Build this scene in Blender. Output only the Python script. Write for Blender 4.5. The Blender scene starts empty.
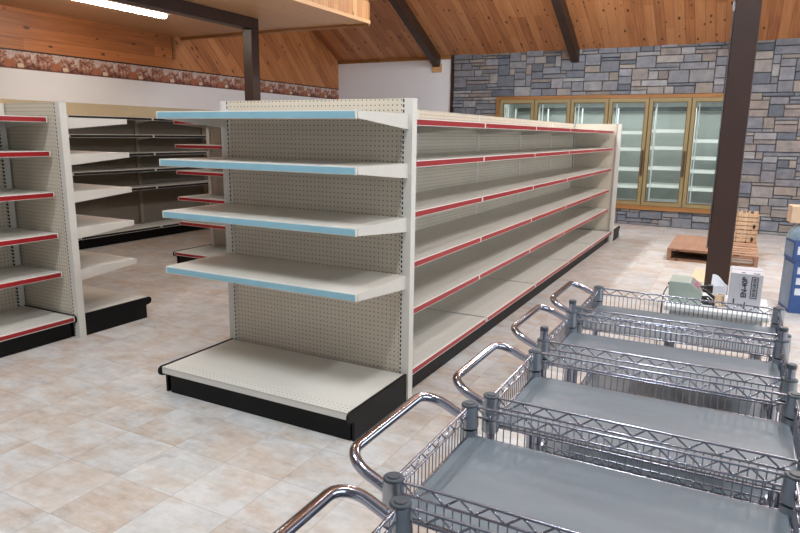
import bpy, bmesh, math, random
from mathutils import Vector, Matrix

random.seed(7)
S = bpy.context.scene
COL = S.collection
R = math.radians

# ------------------------------------------------------------------ camera, world, lights, exposure
HC, YAW, PITCH, ROLL, FPX = 1.4174, R(27.7797), R(11.7055), R(-0.7701), 636.595
fw = Vector((-math.sin(YAW) * math.cos(PITCH), math.cos(YAW) * math.cos(PITCH), -math.sin(PITCH)))
r0 = Vector((math.cos(YAW), math.sin(YAW), 0))
u0 = r0.cross(fw)
crt = r0 * math.cos(ROLL) - u0 * math.sin(ROLL)
cup = r0 * math.sin(ROLL) + u0 * math.cos(ROLL)
cam = bpy.data.cameras.new('camera')
cam.sensor_width = 36.0
cam.lens = FPX / 800 * 36
cam.clip_start = 0.02
camo = bpy.data.objects.new('camera', cam)
COL.objects.link(camo)
M = Matrix((crt, cup, -fw)).transposed().to_4x4()
M.translation = Vector((0, 0, HC))
camo.matrix_world = M
S.camera = camo

S.view_settings.view_transform = 'Standard'
S.view_settings.look = 'None'
S.view_settings.gamma = 1
S.view_settings.use_curve_mapping = False
S.view_settings.exposure = -0.26
S.cycles.max_bounces = 8
S.cycles.diffuse_bounces = 5
S.cycles.glossy_bounces = 4
S.cycles.transparent_max_bounces = 12
S.cycles.sample_clamp_indirect = 6.0
S.cycles.caustics_reflective = False
S.cycles.caustics_refractive = False
S.cycles.use_denoising = True

W = bpy.data.worlds.new('World')
S.world = W
W.use_nodes = True
W.node_tree.nodes['Background'].inputs[0].default_value = (0.80, 0.90, 1.0, 1)
W.node_tree.nodes['Background'].inputs[1].default_value = 0.5


def area_light(name, loc, direction, sx, sy, power, color=(1, 1, 1)):
    l = bpy.data.lights.new(name, 'AREA')
    l.shape = 'RECTANGLE'
    l.size, l.size_y = sx, sy
    l.energy = power
    l.color = color
    o = bpy.data.objects.new(name, l)
    COL.objects.link(o)
    o.location = loc
    o.rotation_euler = Vector(direction).to_track_quat('-Z', 'Y').to_euler()
    return o


DAY = (0.86, 0.94, 1.0)
# daylight at the shop windows (front wall behind the camera, right wall)
area_light('daylight_front_window', (-4.6, -3.45, 1.55), (0, 1, -0.05), 4.2, 2.0, 14, DAY)
area_light('daylight_front_window', (0.9, -3.45, 1.55), (0, 1, -0.05), 4.2, 2.0, 14, DAY)
area_light('daylight_right_window', (3.95, 2.2, 1.55), (-1, 0, -0.05), 4.2, 2.0, 110, DAY)
area_light('daylight_right_window', (3.95, 7.6, 1.55), (-1, 0, -0.05), 4.2, 2.0, 110, DAY)
# unseen strip lamps added for overhead light on the sales floor (their housings are built further down)
STRIPS = [(-2.6, 0.7, 4.3, 80), (-0.5, 1.0, 4.3, 65), (1.6, 2.4, 4.3, 60), (0.9, 5.2, 4.4, 48), (-3.2, 3.6, 4.4, 8), (0.7, 7.9, 4.0, 110), (-2.4, 8.2, 3.9, 135)]
for sx_, sy_, sz_, sp_ in STRIPS:
    area_light('unseen_strip_light', (sx_, sy_, sz_ - 0.085), (0, 0, -1), 0.14, 1.25, sp_, (0.84, 0.93, 1.0))
    area_light('ceiling_fill', (sx_, sy_, sz_ + 0.03), (0, 0, 1), 0.14, 1.25, 150 if sy_ > 7 else 38, (0.84, 0.93, 1.0))  # upward fill added to brighten the ceiling and upper walls

# ------------------------------------------------------------------ small helpers


def lin(h):
    h = h.lstrip('#')
    out = []
    for i in (0, 2, 4):
        c = int(h[i:i + 2], 16) / 255
        out.append(c / 12.92 if c <= 0.04045 else ((c + 0.055) / 1.055) ** 2.4)
    return (*out, 1)


class MB:
    """collects shapes into one mesh"""

    def __init__(self):
        self.v, self.f, self.m, self.s = [], [], [], []

    def add(self, vs, fs, m=0, smooth=False):
        o = len(self.v)
        self.v += [tuple(p) for p in vs]
        for f in fs:
            self.f.append([i + o for i in f])
            self.m.append(m)
            self.s.append(smooth)
        return self

    def box(self, x0, y0, z0, x1, y1, z1, m=0):
        x0, x1 = min(x0, x1), max(x0, x1)
        y0, y1 = min(y0, y1), max(y0, y1)
        z0, z1 = min(z0, z1), max(z0, z1)
        vs = [(x0, y0, z0), (x1, y0, z0), (x1, y1, z0), (x0, y1, z0), (x0, y0, z1), (x1, y0, z1), (x1, y1, z1), (x0, y1, z1)]
        return self.add(vs, [(0, 3, 2, 1), (4, 5, 6, 7), (0, 1, 5, 4), (1, 2, 6, 5), (2, 3, 7, 6), (3, 0, 4, 7)], m)

    def hexa(self, vs, m=0):
        return self.add(vs, [(0, 3, 2, 1), (4, 5, 6, 7), (0, 1, 5, 4), (1, 2, 6, 5), (2, 3, 7, 6), (3, 0, 4, 7)], m)

    def prism(self, pts, axis, a0, a1, m=0):
        """2D outline pushed along an axis: 'x' -> pts are (y,z); 'y' -> (x,z); 'z' -> (x,y)"""
        def P(p, a):
            return {'x': (a, p[0], p[1]), 'y': (p[0], a, p[1]), 'z': (p[0], p[1], a)}[axis]
        n = len(pts)
        vs = [P(p, a0) for p in pts] + [P(p, a1) for p in pts]
        fs = [tuple(range(n)), tuple(range(2 * n - 1, n - 1, -1))]
        for i in range(n):
            j = (i + 1) % n
            fs.append((i, i + n, j + n, j))
        return self.add(vs, fs, m)

    def tube(self, pts, r, n=8, m=0, closed=False, smooth=True):
        pts = [Vector(p) for p in pts]
        k = len(pts)
        rings = []
        prev = None
        for i, p in enumerate(pts):
            if closed:
                t = (pts[(i + 1) % k] - pts[i - 1]).normalized()
            else:
                t = (pts[min(i + 1, k - 1)] - pts[max(i - 1, 0)]).normalized()
            if prev is None:
                a = Vector((0, 0, 1)) if abs(t.z) < 0.9 else Vector((1, 0, 0))
                nrm = (a - t * a.dot(t)).normalized()
            else:
                nrm = (prev - t * prev.dot(t)).normalized()
            prev = nrm
            b = t.cross(nrm)
            rings.append([p + nrm * (r * math.cos(2 * math.pi * q / n)) + b * (r * math.sin(2 * math.pi * q / n)) for q in range(n)])
        vs = [v for ring in rings for v in ring]
        fs = []
        for i in range(k if closed else k - 1):
            a, b = i * n, ((i + 1) % k) * n
            for q in range(n):
                q2 = (q + 1) % n
                fs.append((a + q, a + q2, b + q2, b + q))
        self.add(vs, fs, m, smooth)
        if not closed:
            self.add(rings[0], [tuple(range(n - 1, -1, -1))], m)
            self.add(rings[-1], [tuple(range(n))], m)
        return self

    def lathe(self, prof, c=(0, 0), n=16, m=0, smooth=True):
        """profile of (r,z) turned about a vertical axis at c"""
        vs = []
        for r, z in prof:
            for q in range(n):
                a = 2 * math.pi * q / n
                vs.append((c[0] + r * math.cos(a), c[1] + r * math.sin(a), z))
        fs = []
        for i in range(len(prof) - 1):
            for q in range(n):
                q2 = (q + 1) % n
                fs.append((i * n + q, i * n + q2, (i + 1) * n + q2, (i + 1) * n + q))
        self.add(vs, fs, m, smooth)
        self.add(vs[:n], [tuple(range(n - 1, -1, -1))], m)
        self.add(vs[-n:], [tuple(range(n))], m)
        return self

    def mesh(self, name, mats):
        me = bpy.data.meshes.new(name)
        me.from_pydata(self.v, [], self.f)
        for mt in (mats if isinstance(mats, (list, tuple)) else [mats]):
            me.materials.append(mt)
        me.polygons.foreach_set('material_index', self.m)
        me.polygons.foreach_set('use_smooth', self.s)
        me.update()
        bm = bmesh.new()
        bm.from_mesh(me)
        bmesh.ops.recalc_face_normals(bm, faces=bm.faces)
        bm.to_mesh(me)
        bm.free()
        return me

    def build(self, name, mats, parent=None, loc=(0, 0, 0), rz=0, bevel=0):
        o = bpy.data.objects.new(name, self.mesh(name, mats))
        COL.objects.link(o)
        o.location = loc
        o.rotation_euler = (0, 0, rz)
        if parent:
            o.parent = parent
        if bevel:
            b = o.modifiers.new('bevel', 'BEVEL')
            b.width = bevel
            b.segments = 2
            b.limit_method = 'ANGLE'
        return o


def tag(o, label=None, cat=None, group=None, kind=None):
    if label:
        o['label'] = label
    if cat:
        o['category'] = cat
    if group:
        o['group'] = group
    if kind:
        o['kind'] = kind
    return o


def thing(name, label, cat, loc=(0, 0, 0), rz=0, group=None):
    o = bpy.data.objects.new(name, None)
    o.empty_display_size = 0.1
    COL.objects.link(o)
    o.location = loc
    o.rotation_euler = (0, 0, rz)
    return tag(o, label, cat, group)


def struct(o):
    o['kind'] = 'structure'
    return o


KIDS = {}


def kids(o):
    return [c for c in COL.objects if c.parent == o]


def copy_tree(o, parent=None):
    ch = kids(o)
    c = o.copy()
    COL.objects.link(c)
    if parent is not None:
        c.parent = parent
    for k in ch:
        copy_tree(k, c)
    return c


# ------------------------------------------------------------------ materials


class G:
    """tiny node-graph writer"""

    def __init__(self, name):
        self.mat = bpy.data.materials.new(name)
        self.mat.use_nodes = True
        self.t = self.mat.node_tree
        self.b = self.t.nodes['Principled BSDF']

    def n(self, kind, **kw):
        nd = self.t.nodes.new(kind)
        for k, v in kw.items():
            setattr(nd, k, v)
        return nd

    def put(self, sock, v):
        if hasattr(v, 'is_linked'):
            self.t.links.new(v, sock)
        elif v is not None:
            sock.default_value = v

    def m(self, op, a, b=None, c=None):
        nd = self.n('ShaderNodeMath', operation=op)
        self.put(nd.inputs[0], a)
        self.put(nd.inputs[1], b)
        self.put(nd.inputs[2], c)
        return nd.outputs[0]

    def obj(self):
        return self.n('ShaderNodeTexCoord').outputs['Object']

    def xyz(self, v=None):
        s = self.n('ShaderNodeSeparateXYZ')
        self.put(s.inputs[0], v or self.obj())
        return s.outputs

    def comb(self, x, y, z=0.0):
        c = self.n('ShaderNodeCombineXYZ')
        for i, q in enumerate((x, y, z)):
            self.put(c.inputs[i], q)
        return c.outputs[0]

    def dot(self, v, d):
        nd = self.n('ShaderNodeVectorMath', operation='DOT_PRODUCT')
        self.put(nd.inputs[0], v)
        nd.inputs[1].default_value = d
        return nd.outputs['Value']

    def noise(self, vec, scale, detail=3, rough=0.55, out='Fac'):
        nd = self.n('ShaderNodeTexNoise')
        self.put(nd.inputs['Vector'], vec)
        nd.inputs['Scale'].default_value = scale
        nd.inputs['Detail'].default_value = detail
        nd.inputs['Roughness'].default_value = rough
        return nd.outputs[out]

    def white(self, vec, out='Value'):
        nd = self.n('ShaderNodeTexWhiteNoise', noise_dimensions='3D')
        self.put(nd.inputs['Vector'], vec)
        return nd.outputs[out]

    def mix(self, f, a, b, blend='MIX'):
        nd = self.n('ShaderNodeMix', data_type='RGBA', blend_type=blend)
        self.put(nd.inputs['Factor'], f)
        self.put(nd.inputs[6], a)
        self.put(nd.inputs[7], b)
        return nd.outputs[2]

    def ramp(self, f, stops, interp='LINEAR'):
        nd = self.n('ShaderNodeValToRGB')
        cr = nd.color_ramp
        cr.interpolation = interp
        while len(cr.elements) < len(stops):
            cr.elements.new(0.5)
        for e, (p, c) in zip(cr.elements, stops):
            e.position = p
            e.color = c
        self.put(nd.inputs[0], f)
        return nd.outputs[0]

    def set(self, **kw):
        for k, v in kw.items():
            self.put(self.b.inputs[k.replace('_', ' ')], v)
        return self

    def bump(self, h, strength=0.3, dist=0.01):
        nd = self.n('ShaderNodeBump')
        nd.inputs['Strength'].default_value = strength
        nd.inputs['Distance'].default_value = dist
        self.put(nd.inputs['Height'], h)
        self.put(self.b.inputs['Normal'], nd.outputs[0])
        return self


def plain(name, hexc, rough=0.5, metal=0.0, var=0.04, scale=14, spec=None):
    g = G(name)
    f = g.noise(g.obj(), scale, 3)
    c = lin(hexc)
    lo = tuple(x * (1 - var) for x in c[:3]) + (1,)
    hi = tuple(min(1, x * (1 + var)) for x in c[:3]) + (1,)
    g.set(Base_Color=g.ramp(f, [(0.3, lo), (0.7, hi)]), Roughness=rough, Metallic=metal)
    if spec is not None:
        g.b.inputs['Specular IOR Level'].default_value = spec
    return g.mat


def wood(name, across, along, width, dark, mid, light, rough=0.45, knots=1.0, seam=True, contrast=1.0):
    g = G(name)
    o = g.obj()
    a, b = g.dot(o, across), g.dot(o, along)
    pa = g.m('DIVIDE', a, width)
    pid = g.m('FLOOR', pa)
    rnd = g.white(g.comb(pid, 3.7, 1.3))
    rnd2 = g.white(g.comb(pid, 9.1, 5.3))
    off = g.m('MULTIPLY', rnd, 37.0)
    b2 = g.m('ADD', b, off)
    # long boards butted end to end
    bid = g.m('FLOOR', g.m('DIVIDE', b2, 2.9))
    rb = g.white(g.comb(pid, bid, 2.0))
    grain = g.noise(g.comb(g.m('MULTIPLY', a, 34.0), g.m('MULTIPLY', b2, 1.3), off), 1.0, 4, 0.6)
    fine = g.noise(g.comb(g.m('MULTIPLY', a, 130.0), g.m('MULTIPLY', b2, 3.0), off), 1.0, 2)
    t = g.m('ADD', g.m('MULTIPLY', grain, 0.62), g.m('ADD', g.m('MULTIPLY', rb, 0.30 * contrast), g.m('MULTIPLY', fine, 0.12)))
    col = g.ramp(t, [(0.28, lin(dark)), (0.52, lin(mid)), (0.85, lin(light))])
    # knots
    vo = g.n('ShaderNodeTexVoronoi', voronoi_dimensions='2D')
    g.put(vo.inputs['Vector'], g.comb(g.m('DIVIDE', a, 0.085), g.m('DIVIDE', b2, 0.17)))
    vo.inputs['Scale'].default_value = 1.0
    kd = vo.outputs['Distance']
    sep = g.n('ShaderNodeSeparateColor')
    g.put(sep.inputs[0], vo.outputs['Color'])
    some = g.m('GREATER_THAN', sep.outputs[0], 0.84)
    size = g.m('MULTIPLY', g.m('ADD', sep.outputs[1], 0.5), 0.20)
    k = g.m('SUBTRACT', 1.0, g.m('DIVIDE', kd, size))
    k = g.m('MULTIPLY', g.m('MINIMUM', g.m('MAXIMUM', g.m('MULTIPLY', k, 2.2), 0.0), 1.0), g.m('MULTIPLY', some, 0.85 * knots))
    col = g.mix(k, col, lin('#3f2413'))
    if seam:
        fr = g.m('ABSOLUTE', g.m('SUBTRACT', g.m('FRACT', pa), 0.5))
        sm = g.m('GREATER_THAN', fr, 0.5 - 0.0035 / width)
        col = g.mix(g.m('MULTIPLY', sm, 0.4), col, lin('#4a2a15'))
        g.bump(g.m('SUBTRACT', 1.0, sm), 0.5, 0.004)
    g.set(Base_Color=col, Roughness=rough)
    return g.mat


def pegboard(name, hexc):
    """1 inch grid of small round holes"""
    g = G(name)
    x, y, z = g.xyz()
    P = 0.0254
    s = g.m('SUBTRACT', g.m('FRACT', g.m('DIVIDE', g.m('ADD', x, y), P)), 0.5)
    t = g.m('SUBTRACT', g.m('FRACT', g.m('DIVIDE', z, P)), 0.5)
    d = g.m('SQRT', g.m('ADD', g.m('MULTIPLY', s, s), g.m('MULTIPLY', t, t)))
    hole = g.m('LESS_THAN', d, 0.135)
    c = lin(hexc)
    base = g.ramp(g.noise(g.obj(), 5, 3), [(0.3, tuple(q * 0.95 for q in c[:3]) + (1,)), (0.7, c)])
    g.set(Base_Color=g.mix(hole, base, lin('#3a2f26')), Roughness=0.5)
    return g.mat


def slotted(name, hexc):
    """row of tall slots along the post edge at local x = -0.021"""
    g = G(name)
    x, y, z = g.xyz()
    near = g.m('LESS_THAN', g.m('ABSOLUTE', g.m('ADD', x, 0.0215)), 0.0042)
    per = g.m('LESS_THAN', g.m('FRACT', g.m('DIVIDE', z, 0.0254)), 0.62)
    g.set(Base_Color=g.mix(g.m('MULTIPLY', near, per), lin(hexc), lin('#15120f')), Roughness=0.42)
    return g.mat


def deck_mat(name, hexc):
    """shelf deck with two rows of perforations near its front lip (front at local y = -0.565)"""
    g = G(name)
    x, y, z = g.xyz()
    P = 0.0254
    s = g.m('SUBTRACT', g.m('FRACT', g.m('DIVIDE', x, P)), 0.5)
    t = g.m('SUBTRACT', g.m('FRACT', g.m('DIVIDE', y, P)), 0.5)
    d = g.m('SQRT', g.m('ADD', g.m('MULTIPLY', s, s), g.m('MULTIPLY', t, t)))
    front = g.m('MULTIPLY', g.m('LESS_THAN', y, -0.475), g.m('GREATER_THAN', z, -0.003))
    hole = g.m('MULTIPLY', g.m('LESS_THAN', d, 0.12), front)
    g.set(Base_Color=g.mix(hole, lin(hexc), lin('#6f675c')), Roughness=0.36)
    return g.mat


MAT = {}
MAT['cream'] = plain('cream_enamel', '#CFCBC2', 0.38, var=0.02)
MAT['cream_post'] = slotted('slotted_cream_post', '#D2CFC8')
MAT['peg'] = pegboard('cream_pegboard', '#CEC4B4')
MAT['deck'] = deck_mat('perforated_deck', '#D0CDC6')
MAT['shelf'] = plain('shelf_enamel', '#CFCBC3', 0.33, var=0.02)
MAT['black'] = plain('black_base', '#060607', 0.5, var=0.1, spec=0.25)
MAT['white_plastic'] = plain('white_plastic_rail', '#E4E0DA', 0.35, var=0.02)
MAT['blue'] = plain('pale_blue_strip', '#86B2C2', 0.35, var=0.03)
MAT['red'] = plain('red_strip', '#961A1F', 0.38, var=0.05)
MAT['black_strip'] = plain('black_strip', '#1B1A1B', 0.4, var=0.05)
MAT['header'] = plain('cream_header', '#C6B596', 0.5, var=0.03)
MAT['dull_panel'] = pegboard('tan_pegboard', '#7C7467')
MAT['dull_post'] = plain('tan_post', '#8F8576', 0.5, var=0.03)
MAT['chrome'] = plain('chrome', '#A4A7B5', 0.14, 1.0, var=0.03)
MAT['wire'] = plain('chrome_wire', '#9C9FAB', 0.22, 1.0, var=0.05)
MAT['collar'] = plain('grey_collar', '#A6ABB2', 0.3, 1.0, var=0.05)
MAT['cap'] = plain('grey_plastic_cap', '#3A4148', 0.5, var=0.08)
MAT['rubber'] = plain('dark_rubber', '#1c1d1f', 0.6)
MAT['brown_paint'] = plain('dark_brown_paint', '#38231D', 0.45, var=0.12, scale=5)
MAT['beam_paint'] = plain('dark_brown_beam', '#3C2920', 0.5, var=0.15, scale=5)
MAT['white_wall'] = plain('white_wall_paint', '#EFEEF1', 0.8, var=0.015, scale=2)
MAT['plain_wall'] = plain('shop_wall_paint', '#9b9a9c', 0.8, var=0.02, scale=2)
MAT['gold'] = plain('gold_anodised_frame', '#6B532F', 0.4, 0.2, var=0.06)
MAT['gold_pale'] = plain('pale_gold_frame', '#92805A', 0.42, 0.1, var=0.05)
MAT['handle_brown'] = plain('brown_handle', '#4a3524', 0.4)
MAT['cooler_in'] = plain('cooler_lining', '#A6ACA9', 0.5, var=0.03)
MAT['cooler_shelf'] = plain('cooler_white_wire', '#F0F2EF', 0.4, var=0.02)
MAT['cooler_dark'] = plain('cooler_dark_rail', '#2a2c2e', 0.5)
MAT['cooler_floor'] = plain('cooler_floor', '#a8aaa6', 0.5)
MAT['mach'] = plain('pale_green_case', '#9CA69D', 0.42, var=0.03)
MAT['mach_dark'] = plain('black_plastic', '#1a1b1d', 0.4)
MAT['mach_panel'] = plain('grey_panel', '#8f8b8c', 0.4)
MAT['pinkish'] = plain('pink_print', '#b5566a', 0.5)
MAT['paper'] = plain('white_paper', '#E6E9F0', 0.7, var=0.02)
MAT['table_top'] = plain('white_laminate', '#F2F2F2', 0.3, var=0.01)
MAT['carton'] = plain('white_carton', '#B9B7BD', 0.7, var=0.03)
MAT['print'] = plain('dark_print', '#3c3b44', 0.7)
MAT['cardboard'] = plain('cardboard', '#D8BA9C', 0.8, var=0.06)
MAT['blue_box'] = plain('blue_carton', '#36558C', 0.6, var=0.06)
MAT['blue_box_side'] = plain('blue_grey_carton', '#7d90a6', 0.6, var=0.15, scale=9)
MAT['label_white'] = plain('white_label', '#D9DEE6', 0.6, var=0.05)
MAT['bag'] = plain('pale_blue_bag', '#9DB6C6', 0.3, var=0.12, scale=20)
MAT['ply'] = wood('plywood_sheet', (1, 0, 0), (0, 1, 0), 3.0, '#8F6B55', '#A07A63', '#AE8871', 0.6, 0.2, False)
MAT['pallet'] = wood('pallet_wood', (0, 1, 0), (1, 0, 0), 0.11, '#96705A', '#B58E72', '#CDAC90', 0.7, 1.0, False)
MAT['crate'] = wood('crate_wood', (1, 0, 0), (0, 0, 1), 0.1, '#A4805F', '#C2A07E', '#DDC2A2', 0.7, 1.3, False)
D_, Md, L_ = '#8A5431', '#B57C4A', '#CF9A66'
MAT['ceil_wood'] = wood('cedar_ceiling_boards', (1, 0, 0), (0, 0.8944, -0.4472), 0.135, '#935A38', '#BC7D4E', '#D29B6C', 0.5, 1.0)
MAT['diag_wood'] = wood('diagonal_wall_boards', (0, 0.7071, 0.7071), (0, 0.7071, -0.7071), 0.135, D_, '#B97848', '#D09460', 0.5, 0.9)
MAT['horiz_wood'] = wood('level_wall_boards', (0, 0, 1), (0, 1, 0), 0.135, D_, '#B56E3C', '#CA8650', 0.42, 1.0)
MAT['loft_wood'] = wood('loft_underside_boards', (1, 0, 0), (0, 1, 0), 0.6, '#B5875F', '#C69A73', '#D2AA85', 0.42, 0.25)
MAT['fascia'] = wood('fascia_boards', (0, 1, 0), (0, 0, 1), 0.1, '#A8713F', '#C68F58', '#DDB07A', 0.5, 0.8)
MAT['trim_wood'] = wood('trim_wood', (0, 0, 1), (1, 0, 0), 0.3, '#855829', '#996938', '#A97846', 0.5, 0.3, False)
MAT['pale_trim'] = wood('pale_trim_wood', (0, 0, 1), (0, 1, 0), 0.3, '#BC8A58', '#CFA272', '#DDB78A', 0.5, 0.3, False)


def emis(name, color, strength):
    g = G(name)
    g.set(Base_Color=(0.9, 0.9, 0.9, 1), Emission_Color=color, Emission_Strength=strength)
    return g.mat


MAT['lamp'] = emis('lamp_diffuser', (1.0, 0.88, 0.74, 1), 52.0)
MAT['cool_lamp'] = emis('cooler_tube', (0.93, 1.0, 0.97, 1), 0.45)  # faint glow put into thin white cooler posts that are not lit


def glass_mat():
    m = bpy.data.materials.new('door_glass')
    m.use_nodes = True
    t = m.node_tree
    for n in list(t.nodes):
        t.nodes.remove(n)
    out = t.nodes.new('ShaderNodeOutputMaterial')
    mx = t.nodes.new('ShaderNodeMixShader')
    tr = t.nodes.new('ShaderNodeBsdfTransparent')
    tr.inputs[0].default_value = (0.93, 0.95, 0.94, 1)
    gl = t.nodes.new('ShaderNodeBsdfGlossy')
    gl.inputs['Roughness'].default_value = 0.03
    fr = t.nodes.new('ShaderNodeFresnel')
    fr.inputs[0].default_value = 1.5
    t.links.new(fr.outputs[0], mx.inputs[0])
    t.links.new(tr.outputs[0], mx.inputs[1])
    t.links.new(gl.outputs[0], mx.inputs[2])
    t.links.new(mx.outputs[0], out.inputs[0])
    return m


MAT['glass'] = glass_mat()


def floor_mat():
    g = G('printed_stone_tiles')
    x, y, z = g.xyz()
    T = 0.3048
    px = g.m('DIVIDE', g.m('ADD', x, 1.86), T)
    py = g.m('DIVIDE', g.m('SUBTRACT', y, 1.605), T)
    ix, iy = g.m('FLOOR', px), g.m('FLOOR', py)
    tid = g.comb(ix, iy, 0.5)
    rnd = g.white(tid)
    rnd2 = g.white(g.comb(ix, iy, 7.5))
    vec = g.comb(g.m('ADD', x, g.m('MULTIPLY', rnd, 31.0)), g.m('ADD', y, g.m('MULTIPLY', rnd2, 17.0)), rnd)
    n1 = g.noise(vec, 5.0, 6, 0.7)
    n2 = g.noise(vec, 17.0, 5, 0.65)
    vec2 = g.comb(g.m('ADD', x, g.m('MULTIPLY', rnd2, 13.0)), g.m('MULTIPLY', g.m('ADD', y, g.m('MULTIPLY', rnd, 23.0)), 1.9), rnd2)
    n3 = g.noise(vec2, 3.4, 4, 0.6)
    streak = g.noise(g.comb(g.m('MULTIPLY', g.m('ADD', x, rnd), 9.0), g.m('MULTIPLY', g.m('ADD', y, rnd2), 30.0), rnd), 1.0, 5, 0.7)
    t = g.m('ADD', g.m('MULTIPLY', n1, 0.40), g.m('ADD', g.m('MULTIPLY', n2, 0.25), g.m('ADD', g.m('MULTIPLY', streak, 0.28), g.m('MULTIPLY', rnd, 0.06))))
    warm = g.ramp(t, [(0.34, lin('#98877A')), (0.44, lin('#B5A598')), (0.54, lin('#C3B7AD')), (0.66, lin('#CFC8C1'))])
    cool = g.ramp(t, [(0.34, lin('#A09F9F')), (0.44, lin('#BBBAB9')), (0.54, lin('#C9C8C7')), (0.66, lin('#D6D5D4'))])
    sel = g.m('ADD', g.m('MULTIPLY', g.m('SUBTRACT', n3, 0.47), 5.0), g.m('ADD', g.m('MULTIPLY', rnd2, 0.5), 0.20))
    sel = g.m('MINIMUM', g.m('MAXIMUM', sel, 0.0), 1.0)
    col = g.mix(sel, warm, cool)
    fx = g.m('ABSOLUTE', g.m('SUBTRACT', g.m('FRACT', px), 0.5))
    fy = g.m('ABSOLUTE', g.m('SUBTRACT', g.m('FRACT', py), 0.5))
    seam = g.m('GREATER_THAN', g.m('MAXIMUM', fx, fy), 0.4935)
    sd = g.m('MULTIPLY', seam, g.m('MULTIPLY', g.noise(g.obj(), 6, 2), 0.75))
    col = g.mix(sd, col, lin('#857464'))
    g.set(Base_Color=col, Roughness=g.m('ADD', 0.30, g.m('MULTIPLY', n2, 0.22)))
    g.b.inputs['Specular IOR Level'].default_value = 0.4
    g.bump(g.m('SUBTRACT', n2, seam), 0.06, 0.003)
    return g.mat


def stone_mat():
    g = G('ledge_stone')
    at = g.n('ShaderNodeVertexColor', layer_name='stone')
    n = g.noise(g.obj(), 9, 5, 0.65)
    n2 = g.noise(g.obj(), 40, 4, 0.6)
    k = g.m('ADD', g.m('MULTIPLY', n, 0.9), g.m('MULTIPLY', n2, 0.25))
    mul = g.ramp(k, [(0.3, (0.46, 0.47, 0.51, 1)), (0.75, (0.92, 0.90, 0.87, 1))])
    g.set(Base_Color=g.mix(1.0, at.outputs[0], mul, 'MULTIPLY'), Roughness=0.85)
    g.bump(g.m('ADD', n, g.m('MULTIPLY', n2, 0.5)), 0.5, 0.02)
    return g.mat


def border_mat():
    """wallpaper border: a repeating row of brown and brick-red blots on an off-white ground"""
    g = G('wallpaper_border')
    x, y, z = g.xyz()
    yy = g.m('MODULO', g.m('ADD', y, 20.0), 0.55)
    v = g.comb(yy, g.m('MULTIPLY', z, 1.0), 0.0)
    n = g.noise(v, 11, 4, 0.65)
    n2 = g.noise(v, 30, 3, 0.6)
    top = g.m('MULTIPLY', g.m('SUBTRACT', z, 2.185), 1.6)
    k = g.m('SUBTRACT', g.m('ADD', g.m('MULTIPLY', n, 0.7), g.m('MULTIPLY', n2, 0.35)), g.m('MULTIPLY', top, -0.55))
    col = g.ramp(k, [(0.36, lin('#4A2C26')), (0.46, lin('#7E4A3B')), (0.52, lin('#A36F58')), (0.58, lin('#BFA094')), (0.66, lin('#CFC6C4'))])
    b1 = g.m('MULTIPLY', g.m('LESS_THAN', g.m('ABSOLUTE', g.m('SUBTRACT', yy, 0.30)), 0.062),
             g.m('LESS_THAN', g.m('ABSOLUTE', g.m('SUBTRACT', z, 2.148)), 0.042))
    col = g.mix(g.m('MULTIPLY', b1, 0.75), col, lin('#B06A4C'))
    b2 = g.m('MULTIPLY', g.m('LESS_THAN', g.m('ABSOLUTE', g.m('SUBTRACT', yy, 0.42)), 0.035),
             g.m('LESS_THAN', g.m('ABSOLUTE', g.m('SUBTRACT', z, 2.128)), 0.020))
    col = g.mix(b2, col, lin('#D8C8AE'))
    edge = g.m('GREATER_THAN', g.m('ABSOLUTE', g.m('SUBTRACT', z, 2.187)), 0.094)
    col = g.mix(g.m('MULTIPLY', edge, 0.8), col, lin('#4c332c'))
    g.set(Base_Color=col, Roughness=0.7)
    return g.mat


MAT['floor'] = floor_mat()
MAT['stone'] = stone_mat()
MAT['border'] = border_mat()
MAT['mortar'] = plain('dark_mortar', '#6a6768', 0.9)

# ------------------------------------------------------------------ room
XL, XR, YB, YF = -7.3145, 3.9, 11.13, -3.4
ZE = 2.83                      # eave height on the back wall
SL = 0.49                      # roof slope
YR = (YB + YF) / 2
ZR = ZE + SL * (YB - YR)
XS = -4.825                    # where the stone starts on the back wall

struct(MB().box(XL - 0.2, YF - 0.2, -0.12, XR + 0.2, YB + 2.0, 0).build('floor', MAT['floor']))
# sloped ceiling: boards towards the back wall, grey on the unseen front slope
c = MB()
c.hexa([(XL, YR, ZR), (XR, YR, ZR), (XR, YB, ZE), (XL, YB, ZE), (XL, YR, ZR + .1), (XR, YR, ZR + .1), (XR, YB, ZE + .1), (XL, YB, ZE + .1)])
struct(c.build('ceiling', MAT['ceil_wood']))
c = MB()
c.hexa([(XL, YF, ZE), (XR, YF, ZE), (XR, YR, ZR), (XL, YR, ZR), (XL, YF, ZE + .1), (XR, YF, ZE + .1), (XR, YR, ZR + .1), (XL, YR, ZR + .1)])
struct(c.build('ceiling', MAT['plain_wall']))  # unseen slope kept grey to cut warm bounce and tint reflections

# left gable wall
struct(MB().box(XL - 0.15, YF, 0, XL, YB, 2.0865).build('wall_left', MAT['white_wall']))
struct(MB().box(XL - 0.15, YF, 2.0865, XL, YB, 2.288).build('trim_1', MAT['border']))
YH = 6.87


def roof(y):
    return ZE + SL * (YB - y) if y > YR else ZE + SL * (y - YF)


struct(MB().prism([(YH, 2.288), (YB, 2.288), (YB, ZE), (YH, roof(YH))], 'x', XL - 0.15, XL).build('wall_left_upper', MAT['diag_wood']))
struct(MB().prism([(YF, 2.288), (YH, 2.288), (YH, roof(YH)), (YR, ZR), (YF, ZE)], 'x', XL - 0.15, XL).build('wall_left_upper', MAT['horiz_wood']))
struct(MB().box(XL, YH - 0.02, 2.42, XL + 0.02, YH + 0.02, 2.73).build('trim_2', MAT['trim_wood']))
struct(MB().box(XL, YF, 2.283, XL + 0.012, YB, 2.297).build('trim_3', MAT['brown_paint']))

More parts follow.
